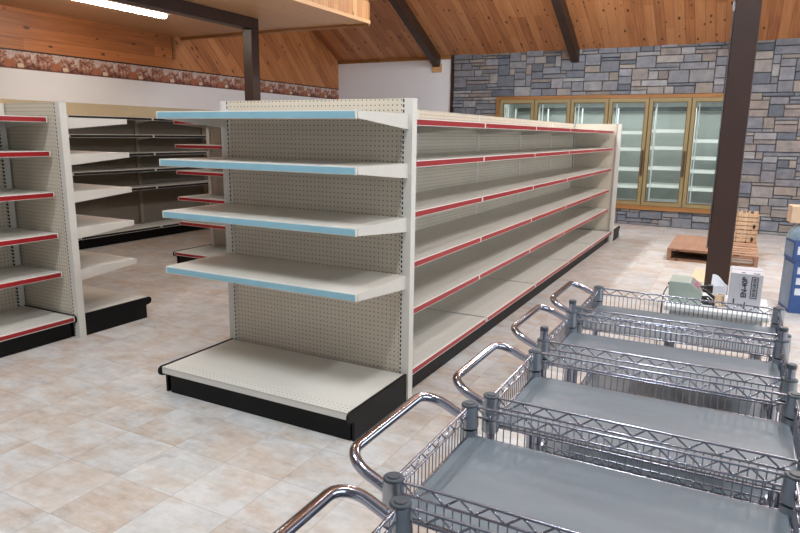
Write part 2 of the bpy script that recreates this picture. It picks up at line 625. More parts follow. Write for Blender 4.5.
# back wall: white plaster, then ledge stone round the cooler
struct(MB().box(XL - 0.15, YB, 0, XS, YB + 0.15, ZE).build('wall_back', MAT['white_wall']))
struct(MB().box(XL, YB - 0.02, ZE - 0.055, XS - 0.03, YB, ZE).build('trim_4', MAT['trim_wood']))
struct(MB().box(XS - 0.025, YB - 0.035, 0, XS + 0.02, YB, ZE).build('trim_5', MAT['brown_paint']))
CX0, CX1, CZ0, CZ1 = -3.955, -0.075, 0.262, 2.095          # outer edge of the cooler frame
bk = MB()
bk.box(XS, YB + 0.03, 0, CX0, YB + 0.15, ZE + 0.05)
bk.box(CX1, YB + 0.03, 0, XR, YB + 0.15, ZE + 0.05)
bk.box(CX0, YB + 0.03, 0, CX1, YB + 0.15, CZ0)
bk.box(CX0, YB + 0.03, CZ1, CX1, YB + 0.15, ZE + 0.05)
struct(bk.build('wall_back', MAT['mortar']))


def stone_wall():
    vs, fs, cs = [], [], []
    pal = ['#96979f', '#8a8d96', '#9c9b9e', '#a39b96', '#83868f', '#998f8b', '#7a7e88', '#a6a5a7', '#8f9096', '#9f938c', '#888990', '#949298', '#a39d9a', '#707580', '#a0978f']

    def block(x0, x1, z0, z1, col):
        g_ = 0.005
        x0, x1, z0, z1 = x0 + g_, x1 - g_, z0 + g_, z1 - g_
        if x1 - x0 < 0.02 or z1 - z0 < 0.015:
            return
        d = random.uniform(0.0, 0.035)
        k = len(vs)
        q = 0.006
        j = lambda: random.uniform(-0.004, 0.004)
        yb, yf = YB + 0.035, YB - d + 0.004
        vs.extend([(x0, yb, z0), (x1, yb, z0), (x1, yb, z1), (x0, yb, z1),
                   (x0, yf + q, z0), (x1, yf + q, z0), (x1, yf + q, z1), (x0, yf + q, z1),
                   (x0 + q, yf + j(), z0 + q), (x1 - q, yf + j(), z0 + q), (x1 - q, yf + j(), z1 - q), (x0 + q, yf + j(), z1 - q)])
        for a in ((0, 1, 5, 4), (1, 2, 6, 5), (2, 3, 7, 6), (3, 0, 4, 7), (4, 5, 9, 8), (5, 6, 10, 9), (6, 7, 11, 10), (7, 4, 8, 11), (8, 9, 10, 11)):
            fs.append([k + i for i in a])
            cs.append(col)

    def cc():
        c_ = lin(random.choice(pal))
        s_ = random.uniform(0.86, 1.14)
        return (c_[0] * s_, c_[1] * s_, c_[2] * s_, 1)

    def fill(x0, x1, z0, z1):
        """irregular ashlar: stones one to three thin rows tall, packed on a fine grid"""
        nx, nz = max(1, round((x1 - x0) / 0.05)), max(1, round((z1 - z0) / 0.058))
        dx, dz = (x1 - x0) / nx, (z1 - z0) / nz
        used = [[False] * nx for _ in range(nz)]
        jz = [0.0] + [random.uniform(-0.010, 0.010) for _ in range(nz - 1)] + [0.0]
        for r in range(nz):
            for c in range(nx):
                if used[r][c]:
                    continue
                h = random.choice([1, 1, 2, 2, 2, 3])
                w = random.choice([3, 4, 5, 6, 7, 8]) if h < 3 else random.choice([4, 5, 6, 7])
                if h == 1:
                    w += random.choice([0, 1, 2])
                h = min(h, nz - r)
                k = 0
                while k < w and c + k < nx and not used[r][c + k]:
                    k += 1
                free = k
                while c + free < nx and not used[r][c + free]:
                    free += 1
                if free - k <= 1:
                    k = free
                for a in range(r, r + h):
                    for b in range(c, c + k):
                        used[a][b] = True
                block(x0 + c * dx, x0 + (c + k) * dx, z0 + r * dz + jz[r], z0 + (r + h) * dz + jz[r + h], cc())

    fill(XS + 0.02, CX0, CZ0, CZ1)
    fill(CX1, XR, CZ0, CZ1)
    fill(XS + 0.02, XR, 0.0, CZ0)
    fill(XS + 0.02, XR, CZ1, ZE + 0.03)
    me = bpy.data.meshes.new('wall_back_stone')
    me.from_pydata(vs, [], fs)
    me.materials.append(MAT['stone'])
    ca = me.color_attributes.new('stone', 'FLOAT_COLOR', 'CORNER')
    i = 0
    for p, col in zip(me.polygons, cs):
        for _ in p.vertices:
            ca.data[i].color = col
            i += 1
    bm = bmesh.new()
    bm.from_mesh(me)
    bmesh.ops.recalc_face_normals(bm, faces=bm.faces)
    bm.to_mesh(me)
    bm.free()
    o = bpy.data.objects.new('wall_back_stone', me)
    COL.objects.link(o)
    struct(o)


stone_wall()

# walls behind and right of the camera, with shop windows
fwm = MB()
fwm.box(XL, YF - 0.15, 0, XR, YF, 0.5).box(XL, YF - 0.15, 2.6, XR, YF, ZE + 0.05)
for a, b in ((XL, -6.75), (-2.45, -1.25), (3.05, XR)):
    fwm.box(a, YF - 0.15, 0.5, b, YF, 2.6)
struct(fwm.build('wall_front', MAT['plain_wall']))
rw = MB()
rw.prism([(YF, 2.6), (YB, 2.6), (YB, ZE), (YR, ZR), (YF, ZE)], 'x', XR, XR + 0.15)
rw.box(XR, YF, 0, XR + 0.15, YB, 0.5)
for a, b in ((YF, 0.05), (4.35, 5.45), (9.75, YB)):
    rw.box(XR, a, 0.5, XR + 0.15, b, 2.6)
struct(rw.build('wall_right', MAT['plain_wall']))

# roof beams on the slope
for i, bx in enumerate((-5.14, -2.62, -0.12)):
    b = MB()
    y0, y1, dp, hw_ = YR, YB + 0.0, 0.20, 0.065
    pts = [(y1, roof(y1) - dp - 0.0), (y1, roof(y1)), (y0, roof(y0)), (y0, roof(y0) - dp)]
    b.prism(pts, 'x', bx - hw_, bx + hw_)
    tag(struct(b.build('ceiling_beam', MAT['beam_paint'])))
struct(MB().box(-5.235, YB - 0.03, 2.555, -5.045, YB, 2.70).build('trim_6', MAT['pale_trim']))

# loft over the left bay
ZLF = 2.745
XLO, YLO = -4.20, 7.06
struct(MB().box(XL, YF, ZLF, XLO - 0.03, YLO, ZLF + 0.12).build('loft_ceiling', MAT['loft_wood']))
struct(MB().box(XLO - 0.03, YF, ZLF - 0.005, XLO, YLO, ZLF + 0.27).build('loft_fascia', MAT['fascia']))
struct(MB().box(XL, YLO, ZLF - 0.03, XLO, YLO + 0.03, ZLF + 0.24).build('loft_fascia', MAT['trim_wood']))
struct(MB().box(XLO - 0.07, YF, ZLF + 0.27, XLO + 0.05, YLO + 0.06, ZLF + 0.305).build('trim_7', MAT['pale_trim']))
struct(MB().box(XLO, YF, ZLF - 0.01, XLO + 0.018, YLO + 0.018, ZLF + 0.03).build('trim_8', MAT['pale_trim']))
struct(MB().box(XL, YLO - 0.04, ZLF - 0.03, XLO - 0.3, YLO, ZLF).build('trim_9', MAT['trim_wood']))

# loft beam with its post
struct(MB().box(-5.395, YF, 2.615, -5.26, 6.285, ZLF).build('loft_beam', MAT['brown_paint'], bevel=0.004))
p = MB().box(-0.0675, -0.0675, 0, 0.0675, 0.0675, 2.615).build('support_post', MAT['brown_paint'], loc=(-5.3275, 6.2175, 0), bevel=0.005)
struct(p)
# big post under the roof beam
p = MB().box(-0.0875, -0.0875, 0, 0.0875, 0.0875, 5.2).build('support_post', MAT['brown_paint'], loc=(-0.0765, 5.69, 0), bevel=0.006)
struct(p)
tag(MB().tube([(-0.172, 5.66, 0.55), (-0.172, 5.66, 3.9)], 0.006, 6).box(-0.182, 5.645, 2.36, -0.166, 5.672, 2.42).build('power_conduit', MAT['collar']),
    'thin grey conduit running up the left side of the big brown post', 'conduit')

# ------------------------------------------------------------------ lamps
def strip_lamp(loc, label, group=None, diff='lamp'):
    t = thing('strip_lamp', label, 'ceiling lamp', loc, 0, group)
    MB().box(-0.06, -0.64, -0.03, 0.06, 0.64, 0.0).build('housing', MAT['white_plastic'], t)
    MB().prism([(-0.05, -0.03), (-0.045, -0.055), (-0.025, -0.07), (0.025, -0.07), (0.045, -0.055), (0.05, -0.03)], 'y', -0.62, 0.62).build('diffuser', MAT[diff], t)
    return t


strip_lamp((-5.97, 4.88, ZLF), 'lit white fluorescent strip lamp under the wooden loft')

# ------------------------------------------------------------------ gondola shelving
HG, HW, SEC = 1.594, 0.627, 1.219
Z_RUN = [1.502, 1.280, 1.007, 0.727, 0.457]
Z_END = [1.518, 1.276, 1.003, 0.701]


def rail(parent, w, depth, colour, red_mat):
    """label rail along a shelf's front lip: white channel with a coloured strip"""
    m = MB()
    m.box(-w / 2, -depth - 0.007, -0.036, w / 2, -depth, 0.001, 0)
    m.box(-w / 2 + 0.008, -depth - 0.0085, -0.0325, w / 2 - 0.008, -depth - 0.006, -0.004, 1)
    o = m.build('price_rail', [MAT['white_plastic'], red_mat], parent)
    o['label'] = colour + ' price strip in a white rail'
    return o


def shelf_proto(w, depth, colour, strip):
    m = MB()
    m.box(-w / 2, -depth, -0.006, w / 2, -0.004, 0)                 # deck
    m.box(-w / 2, -depth, -0.032, w / 2, -depth + 0.008, -0.005)    # front lip
    m.box(-w / 2, -0.012, -0.03, w / 2, -0.004, -0.005)             # back lip
    m.box(-w * 0.25, -depth, -0.024, -w * 0.25 + 0.03, -0.01, -0.006)
    m.box(w * 0.25 - 0.03, -depth, -0.024, w * 0.25, -0.01, -0.006)
    s = m.build('shelf', MAT['shelf'])
    for sgn in (-1, 1):
        b = MB().prism([(-0.0, 0.0), (-depth, 0.0), (-depth, -0.034), (-depth + 0.03, -0.036), (-0.06, -0.070), (-0.0, -0.074)], 'x',
                       sgn * (w / 2 + 0.001), sgn * (w / 2 + 0.005))
        b.build('bracket', MAT['shelf'], s)
    rail(s, w, depth, colour, strip)
    return s


PROTO = {}


def shelf(parent, w, depth, colour, strip, loc, rz):
    key = (round(w, 3), round(depth, 3), colour)
    if key not in PROTO:
        o = shelf_proto(w, depth, colour, strip)
        PROTO[key] = o
    else:
        o = copy_tree(PROTO[key])
    o.parent = parent
    o.location = loc
    o.rotation_euler = (0, 0, rz)
    return o


def base_deck(parent, w, loc, rz, depth=0.565, kick=0.531, front='plain', ztop=0.155, side_l=True, side_r=True):
    """bottom deck with black kick plate and black end cheeks; front towards local -y"""
    m = MB()
    m.box(-w / 2 + 0.012, -depth, -0.006, w / 2 - 0.012, -0.004, 0)
    m.box(-w / 2 + 0.012, -depth, -0.036, w / 2 - 0.012, -depth + 0.012, -0.004)
    d = m.build('base_deck', MAT['deck'], parent, (loc[0], loc[1], ztop), rz)
    k = MB().box(-w / 2 + (0.035 if side_l else 0.0), -kick, -ztop, w / 2 - (0.02 if side_r else 0.0), -kick + 0.02, -0.034)
    k.build('kick_plate', MAT['black'], d)
    for sgn, on in ((-1, side_l), (1, side_r)):
        if on:
            c_ = MB()
            x0, x1 = sgn * (w / 2 - 0.012), sgn * (w / 2 + 0.002)
            c_.prism([(-0.004, -ztop), (-kick, -ztop), (-kick, -0.055), (-depth + 0.004, -0.05), (-depth - 0.012, -0.042), (-depth - 0.018, -0.025),
                      (-depth - 0.014, -0.006), (-depth, 0.004), (-0.004, 0.004)], 'x', x0, x1)
            c_.build('side_cheek', MAT['black'], d)
    if front != 'plain':
        mat = MAT['red'] if front == 'red' else MAT['black_strip']
        r_ = MB()
        r_.box(-w / 2 + 0.012, -depth - 0.008, -0.036, w / 2 - 0.012, -depth, 0.001, 0)
        r_.box(-w / 2 + 0.02, -depth - 0.0095, -0.031, w / 2 - 0.02, -depth - 0.007, -0.006, 1)
        o = r_.build('price_rail', [MAT['white_plastic'], mat], d)
        o['label'] = front + ' price strip in a white rail'
    return d


def upright(parent, loc, flip=False, rz=0.0, w=0.057, d=0.05, h=HG, mat='cream_post'):
    o = MB().box(-w / 2, -d / 2, 0, w / 2, d / 2, h).build('upright', MAT[mat], parent, loc, rz + (math.pi if flip else 0))
    return o


def end_wall(parent, y):
    MB().box(-HW + 0.057, y - 0.011, 0.02, HW - 0.057, y + 0.011, HG).build('end_panel', MAT['peg'], parent)
    upright(parent, (HW - 0.0285, y, 0))
    upright(parent, (-HW + 0.0285, y, 0), True)


def gondola(name, label, x, y0, nsec, near, far, run_sides=(1, -1), trim_in=0.0):
    t = thing(name, label, 'store shelving', (x, y0, 0))
    L = nsec * SEC + 0.05
    end_wall(t, 0.025)
    end_wall(t, L + 0.025)
    for k in range(nsec):
        ya, yb = 0.05 + k * SEC, 0.05 + (k + 1) * SEC
        MB().box(-0.02, ya, 0.10, 0.02, yb, HG - 0.002).build('back_panel', MAT['peg'], t)
        if k:
            upright(t, (0, ya, 0), False, math.pi / 2, 0.05, 0.046, HG - 0.002, 'cream')
        for s_ in run_sides:
            rz = s_ * math.pi / 2
            ym = (ya + yb) / 2
            for z in Z_RUN:
                shelf(t, SEC - 0.012, 0.506 - trim_in, 'red', MAT['red'], (s_ * 0.022, ym, z), rz)
            base_deck(t, SEC, (s_ * 0.022, ym), rz, 0.571, 0.541, 'red', 0.152, k == 0 if s_ > 0 else k == nsec - 1, k == nsec - 1 if s_ > 0 else k == 0)
    upright(t, (0, 0.075, 0), True, math.pi / 2, 0.05, 0.06, HG - 0.002)
    upright(t, (0, L - 0.025, 0), False, math.pi / 2, 0.05, 0.06, HG - 0.002)
    for spec, yy, rz in ((near, 0.0, 0.0), (far, L + 0.05, math.pi)):
        if not spec:
            continue
        colour, zs, dp, front, bw = spec
        mats = {'blue': MAT['blue'], 'red': MAT['red'], 'white': MAT['white_plastic']}
        for z in zs:
            shelf(t, 1.214, dp, colour, mats[colour], (-0.007 if rz == 0 else 0.0, yy, z), rz)
        base_deck(t, 1.228, (0.003, yy), rz, 0.565, 0.531, front, 0.155)
    return t


gondola('gondola_shelving', 'long cream shelving run in the centre with pale blue strips on its end shelves',
        -2.085, 2.8793, 5, ('blue', Z_END, 0.475, 'plain', 2 * HW - 0.004), ('white', [], 0.475, 'plain', 2 * HW - 0.004))
gondola('gondola_shelving', 'cream red-edged shelving run cut off by the left edge of the photo',
        -4.572, 2.7433 - 2 * SEC - 0.075, 2, None, ('white', [1.50, 1.262, 1.010, 0.763, 0.472], 0.475, 'plain', 2 * HW - 0.004), (1, -1), 0.035)
gondola('gondola_shelving', 'shelving run half hidden behind the central run, only its red-edged end shelves showing',
        -4.67, 5.38, 4, ('red', [1.53, 1.285, 1.012, 0.735, 0.47], 0.46, 'red', 2 * HW - 0.004), None)


def wall_gondola():
    t = thing('wall_shelving', 'dark-edged cream wall shelving along the left wall under the wallpaper border', 'store shelving', (XL + 0.02, 0, 0))
    ys = [2.42, 3.64, 4.86, 6.08, 7.30, 8.52]
    H = 1.746
    for k in range(len(ys) - 1):
        ya, yb = ys[k], ys[k + 1]
        ym = (ya + yb) / 2
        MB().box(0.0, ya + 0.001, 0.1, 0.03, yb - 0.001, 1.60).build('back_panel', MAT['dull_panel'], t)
        MB().box(0.0, ya + 0.001, 1.60, 0.032, yb - 0.001, H).build('header_panel', MAT['header'], t)
        colour = 'red' if k < 2 else 'black'
        for z in (1.59, 1.37, 1.139, 0.93, 0.695):
            shelf(t, SEC - 0.012, 0.335, colour, MAT['red' if k < 2 else 'black_strip'], (0.032, ym, z), math.pi / 2)
        base_deck(t, SEC, (0.032, ym), math.pi / 2, 0.37, 0.29, 'black', 0.165, k == 0, k == len(ys) - 2)
    for k, y in enumerate(ys):
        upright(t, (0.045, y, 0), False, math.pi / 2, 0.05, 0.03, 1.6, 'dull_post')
    return t


wall_gondola()

# ------------------------------------------------------------------ reach-in cooler in the stone wall
def cooler():
    t = thing('reach_in_cooler', 'gold-framed six-door glass cooler set into the stone wall', 'cooler', ((CX0 + CX1) / 2, YB, 0))
    cx = (CX0 + CX1) / 2
    X0, X1 = CX0 - cx, CX1 - cx
    f = 0.055
    fr = MB()
    fr.box(X0, -0.05, CZ1 - f, X1, 0.04, CZ1)
    fr.box(X0, -0.055, CZ0, X1, 0.04, CZ0 + 0.07)
    fr.box(X0, -0.05, CZ0 + 0.07, X0 + f, 0.04, CZ1 - f)
    fr.box(X1 - f, -0.05, CZ0 + 0.07, X1, 0.04, CZ1 - f)
    fr.build('wooden_surround', MAT['trim_wood'], t)
    D = 1.05
    z0, z1 = CZ0 + 0.07, CZ1 - f
    cb = MB()
    cb.box(X0, D, 0.0, X1, D + 0.04, z1 + 0.1)
    cb.box(X0 - 0.04, 0.16, 0.0, X0, D + 0.04, z1 + 0.1)
    cb.box(X1, 0.16, 0.0, X1 + 0.04, D + 0.04, z1 + 0.1)
    cb.box(X0, 0.16, z1 + 0.06, X1, D, z1 + 0.1)
    cb.box(X0, 0.16, z0 - 0.14, X1, D, z0 - 0.10)
    cb.build('cabinet', MAT['cooler_in'], t)
    MB().box(X0 + 0.1, D - 0.14, z1 - 0.16, X1 - 0.1, D - 0.03, z1 - 0.10).build('dark_pipe', MAT['cooler_dark'], t)
    n = 6
    xs = [X0 + 0.075 + i * (X1 - X0 - 0.15) / n for i in range(n + 1)]
    for i in range(n + 1):
        if 0 < i < n:
            MB().box(xs[i] - 0.02, -0.02, z0, xs[i] + 0.02, 0.08, z1).build('mullion', MAT['gold'], t)
    for i in range(n):
        a, b = xs[i] + 0.006, xs[i + 1] - 0.006
        d = MB()
        w = 0.05
        d.box(a, -0.055, z0 + 0.005, a + w, -0.015, z1 - 0.005)
        d.box(b - w, -0.055, z0 + 0.005, b, -0.015, z1 - 0.005)
        d.box(a + w, -0.055, z1 - 0.06, b - w, -0.015, z1 - 0.005)
        d.box(a + w, -0.055, z0 + 0.005, b - w, -0.015, z0 + 0.06)
        d.box(a + w, -0.048, z0 + 0.06, a + w + 0.012, -0.018, z1 - 0.06, 1)
        d.box(b - w - 0.012, -0.048, z0 + 0.06, b - w, -0.018, z1 - 0.06, 1)
        d.box(a + w, -0.048, z1 - 0.072, b - w, -0.018, z1 - 0.06, 1)
        d.box(a + w, -0.048, z0 + 0.06, b - w, -0.018, z0 + 0.072, 1)
        dr = d.build('glass_door', [MAT['gold_pale'], MAT['gold']], t)
        MB().box(a + w, -0.038, z0 + 0.06, b - w, -0.032, z1 - 0.06).build('pane', MAT['glass'], dr)
        MB().box(b - 0.04, -0.085, 0.82, b - 0.012, -0.052, 1.22).build('handle', MAT['handle_brown'], dr)
        MB().box(a + 0.09, 0.10, z0 + 0.02, a + 0.105, 0.12, z1 - 0.08).build('lit_tube', MAT['cool_lamp'], t)  # thin white post with added glow
        sh = random.choice([0.0, -0.03, 0.03])
        if i == 4:
            sh = 0
        for z in (1.535, 1.265, 0.935, 0.65, 0.37):
            z_ = z + (0 if i == 4 else sh - (0.12 if i == 5 and z > 1.0 else 0))
            s_ = MB()
            s_.box(a + 0.02, 0.19, z_ - 0.032, b - 0.02, 0.20, z_ + 0.022)
            for q in range(14):
                yq = 0.22 + q * 0.04
                s_.box(a + 0.02, yq, z_ - 0.004, b - 0.02, yq + 0.014, z_ + 0.002)
            s_.box(a + 0.02, 0.78, z_ - 0.01, b - 0.02, 0.79, z_ + 0.012)
            s_.build('wire_shelf', MAT['cooler_shelf'], t)
        for yq in (0.205, 0.80):
            MB().box(a + 0.0, yq, z0 - 0.10, a + 0.022, yq + 0.022, z1 - 0.12).build('shelf_post', MAT['cooler_shelf'], t)
    return t


cooler()
area_light('cooler_fill', ((CX0 + CX1) / 2, YB + 0.45, CZ1 - 0.03), (0, 0.12, -1), 3.7, 0.3, 26, (0.93, 1.0, 0.97))  # fill light added to brighten the cooler interior from above
area_light('cooler_fill', ((CX0 + CX1) / 2, YB + 0.14, 1.15), (0, 1, 0), 3.7, 1.4, 13, (0.93, 1.0, 0.97))  # second added fill, aimed at the cooler's back

# ------------------------------------------------------------------ utility carts
HX, HY = 0.331, 0.189
ZT = 0.80
WZ1, WZ2, WZ3 = 0.791, 0.767, 0.716


def corner_xy():
    return [(sx * HX, sy * HY) for sx in (-1, 1) for sy in (-1, 1)]


def truss(m, p, q, z1, z2, step):
    """two straight wires with a zigzag wire between them"""
    p, q = Vector(p), Vector(q)
    m.tube([(p.x, p.y, z1), (q.x, q.y, z1)], 0.0032, 6)
    m.tube([(p.x, p.y, z2), (q.x, q.y, z2)], 0.0030, 6)
    L = (q - p).length
    n = max(2, int(round(L / step)))
    pts = []
    for i in range(n * 4 + 1):
        t = i / (n * 4)
        z = (z1 + z2) / 2 + (z1 - z2) / 2 * 0.9 * math.cos(2 * math.pi * t * n)
        v = p.lerp(q, t)
        pts.append((v.x, v.y, z))
    m.tube(pts, 0.0022, 5)


def wires(m, p, q, z1, z3, step):
    p, q = Vector(p), Vector(q)
    n = int((q - p).length / step)
    for i in range(1, n):
        v = p.lerp(q, i / n)
        m.tube([(v.x, v.y, z1), (v.x, v.y, z3)], 0.0014, 4)
    m.tube([(p.x, p.y, z3), (q.x, q.y, z3)], 0.0028, 6)


def make_cart():
    t = thing('utility_cart', '', 'cart', (0, 0, 0))
    cs = corner_xy()
    inset = 0.012
    edges = [((-HX, -HY), (HX, -HY)), ((-HX, HY), (HX, HY)), ((-HX, -HY), (-HX, HY)), ((HX, -HY), (HX, HY))]

    def shrink(p, q):
        P, Q = Vector((*p, 0)), Vector((*q, 0))
        d = (Q - P).normalized() * 0.018
        return P + d, Q - d
    # the four posts with their caps
    for x, y in cs:
        po = MB().lathe([(0.0125, 0.10), (0.0125, ZT - 0.012)], (0, 0), 14)
        o = po.build('post', MAT['chrome'], t, (x, y, 0))
        MB().lathe([(0.0130, ZT - 0.012), (0.0135, ZT - 0.004), (0.011, ZT)], (0, 0), 14).build('cap', MAT['cap'], o)
    # baskets: upper one, plus two plain decks lower down
    for name, z1, z2, z3, has in (('wire_basket', WZ1, WZ2, WZ3, True), ('wire_shelf', 0.44, 0.416, 0.416, False), ('wire_shelf', 0.155, 0.131, 0.131, False)):
        m = MB()
        for p, q in edges:
            P, Q = shrink(p, q)
            long_ = abs(P.x - Q.x) > 0.1
            truss(m, P, Q, z1, z2, 0.056 if long_ else 0.05)
            if has:
                wires(m, P, Q, z2, z3, 0.0168)
        for i in range(1, 24):                               # wires that carry the liner
            xx = -HX + i * 2 * HX / 24
            m.tube([(xx, -HY, z3 - 0.003), (xx, HY, z3 - 0.003)], 0.0016, 4)
        bk_ = m.build(name, MAT['wire'], t)
        for x, y in cs:
            c_ = MB()
            zb = z3 - 0.012
            if has:
                c_.lathe([(0.0215, zb), (0.0205, zb + 0.03)], (x, y), 18, 0)
                c_.lathe([(0.0175, zb + 0.03), (0.0175, zb + 0.036)], (x, y), 18, 1)
                c_.lathe([(0.0222, zb + 0.036), (0.0195, z1 + 0.001)], (x, y), 18, 0)
                c_.lathe([(0.0200, z1 + 0.0011), (0.0198, z1 + 0.005), (0.0175, z1 + 0.0065)], (x, y), 18, 2)
            else:
                c_.lathe([(0.0215, zb - 0.01), (0.019, z1 + 0.004)], (x, y), 14, 0)
            c_.build('collar', [MAT['collar'], MAT['rubber'], MAT['cap']], bk_)
        # grey liner sheet with its small upturned lip
        ln = MB()
        ln.box(-HX + 0.006, -HY + 0.006, z3, HX - 0.006, HY - 0.006, z3 + 0.004)
        ln.build('liner', MAT['liner'], t)
    # push handle beyond the left end
    hz0, hz1 = 0.757, 0.806
    xo = -HX - 0.112

    def hp(x, y):
        t_ = (-HX - x) / (-HX - xo)
        return (x, y, hz0 + (hz1 - hz0) * t_)

    def arc(c, a0, a1, r):
        return [hp(c[0] + r * math.cos(R(a)), c[1] + r * math.sin(R(a))) for a in range(a0, a1 - 1, -15)]
    r_ = 0.052
    yi = HY - 0.006
    pts = [hp(-HX - 0.004, -yi)] + arc((xo + r_, -yi + r_), 270, 180, r_) + arc((xo + r_, yi - r_), 180, 90, r_) + [hp(-HX - 0.004, yi)]
    MB().tube(pts, 0.0115, 12).build('handle', MAT['chrome'], t)
    # swivel casters
    for x, y in cs:
        c_ = MB()
        c_.lathe([(0.009, 0.085), (0.009, 0.17)], (0, 0), 10)
        c_.lathe([(0.024, 0.078), (0.024, 0.088)], (0, 0), 14)
        c_.box(-0.018, -0.016, 0.03, -0.015, 0.02, 0.08).box(0.015, -0.016, 0.03, 0.018, 0.02, 0.08)
        o = c_.build('caster', MAT['wire'], t, (x, y, 0))
        n = 18
        w_ = MB()
        ring = [(0.032 * math.cos(2 * math.pi * i / n), 0.032 + 0.032 * math.sin(2 * math.pi * i / n)) for i in range(n)]
        w_.prism(ring, 'x', -0.012, 0.012)
        w_.build('wheel', MAT['rubber'], o)
    return t


def liner_mat():
    g = G('grey_liner')
    x, y, z = g.xyz()
    n = g.noise(g.comb(g.m('MULTIPLY', x, 1.5), g.m('MULTIPLY', y, 6.0), 0.0), 2.2, 3)
    col = g.ramp(n, [(0.3, lin('#5D666E')), (0.7, lin('#687179'))])
    st = g.m('SINE', g.m('MULTIPLY', x, 223.0))
    g.set(Base_Color=col, Roughness=0.5)
    g.bump(g.m('ADD', g.m('MULTIPLY', st, 0.10), g.m('MULTIPLY', n, 2.0)), 0.22, 0.004)
    return g.mat


MAT['liner'] = liner_mat()
CARTS = [(-0.1265, 0.694, 0, 'chrome wire cart at the bottom edge of the photo, only its rim and handle showing'),
         (-0.176, 1.138, 0, 'large chrome wire cart in front, second in the row counted from the camera'),
         (-0.149, 1.590, 0, 'middle chrome wire cart of the row of five grey-lined carts'),
         (-0.1565, 2.086, 0.038, 'chrome wire cart with taller corner posts, second to last of the row'),
         (-0.147, 2.532, 0, 'far chrome wire cart, last of the row, next to the white-topped stand')]
cart0 = make_cart()
for i, (x, y, up_, lab) in enumerate(CARTS):
    o = cart0 if i == 0 else copy_tree(cart0)
    o.location = (x, y, 0)
    o['label'] = lab
    o['group'] = 'chrome wire utility carts'
    if up_:
        for k in kids(o):
            if k.name.startswith('post'):
                k.location.z = up_

# ------------------------------------------------------------------ things behind the carts
st = thing('stand', 'small white-topped stand behind the farthest chrome cart', 'stand', (-0.03, 2.93, 0))
MB().box(-0.19, -0.165, 0.722, 0.19, 0.165, 0.742).build('tabletop', MAT['table_top'], st, bevel=0.003)
MB().box(-0.17, -0.145, 0.68, 0.17, 0.145, 0.722).build('apron', MAT['table_top'], st)
for sx in (-1, 1):
    for sy in (-1, 1):
        MB().box(sx * 0.165 - 0.012, sy * 0.14 - 0.012, 0, sx * 0.165 + 0.012, sy * 0.14 + 0.012, 0.68).build('leg', MAT['collar'], st)

mc = thing('label_machine', 'pale green sloped-front label machine on the white-topped stand', 'label machine', (0, 0, 0.742))
mc.location = (-0.148, 2.835, 0.742)
prof = [(-0.064, 0.0), (-0.067, 0.089), (0.013, 0.089), (0.062, 0.052), (0.060, 0.0)]
MB().prism(prof, 'y', 0.0, 0.145).build('case', MAT['mach'], mc, bevel=0.003)
sl = MB()
import_n = Vector((0.037, 0, 0.049)).normalized()
a_, b_ = Vector((0.018, 0, 0.0868)), Vector((0.058, 0, 0.0566))
for m_, ya_, yb_, t0, t1, off_ in ((0, 0.012, 0.135, 0.0, 1.0, 0.0012), (1, 0.03, 0.06, 0.25, 0.75, 0.002), (1, 0.075, 0.12, 0.35, 0.55, 0.002)):
    p0, p1 = a_.lerp(b_, t0), a_.lerp(b_, t1)
    n_ = import_n * off_
    sl.hexa([(p0.x, ya_, p0.z), (p1.x, ya_, p1.z), (p1.x, yb_, p1.z), (p0.x, yb_, p0.z),
             (p0.x + n_.x, ya_, p0.z + n_.z), (p1.x + n_.x, ya_, p1.z + n_.z), (p1.x + n_.x, yb_, p1.z + n_.z), (p0.x + n_.x, yb_, p0.z + n_.z)], m_)
sl.build('control_panel', [MAT['mach_panel'], MAT['pinkish']], mc)
MB().lathe([(0.004, 0.0), (0.004, 0.008)], (0, 0), 10).build('knob', MAT['mach_dark'], mc, (-0.071, 0.05, 0.064))
ar = MB()
ar.tube([(0.055, 0.06, 0.055), (0.075, 0.06, 0.05), (0.105, 0.055, 0.028), (0.118, 0.05, 0.018)], 0.0065, 8)
ar.tube([(0.05, 0.07, 0.062), (0.07, 0.08, 0.066), (0.092, 0.09, 0.058)], 0.005, 8)
ar.box(0.078, 0.07, 0.058, 0.098, 0.10, 0.072)
ar.tube([(0.055, 0.03, 0.03), (0.085, 0.03, 0.034), (0.10, 0.03, 0.02)], 0.004, 8)
ar.box(0.062, 0.02, 0.0, 0.112, 0.085, 0.012)
ar.box(0.060, 0.03, 0.012, 0.082, 0.07, 0.026)
ar.build('feed_arm', MAT['mach_dark'], mc)
tag(MB().tube([(-0.217, 2.925, 0.787), (-0.228, 2.923, 0.785), (-0.237, 2.915, 0.762), (-0.241, 2.905, 0.712), (-0.243, 2.885, 0.622), (-0.243, 2.865, 0.392)], 0.0026, 8)
    .build('power_cable', MAT['mach_dark']), 'thin black cable hanging down from the pale green label machine', 'cable')

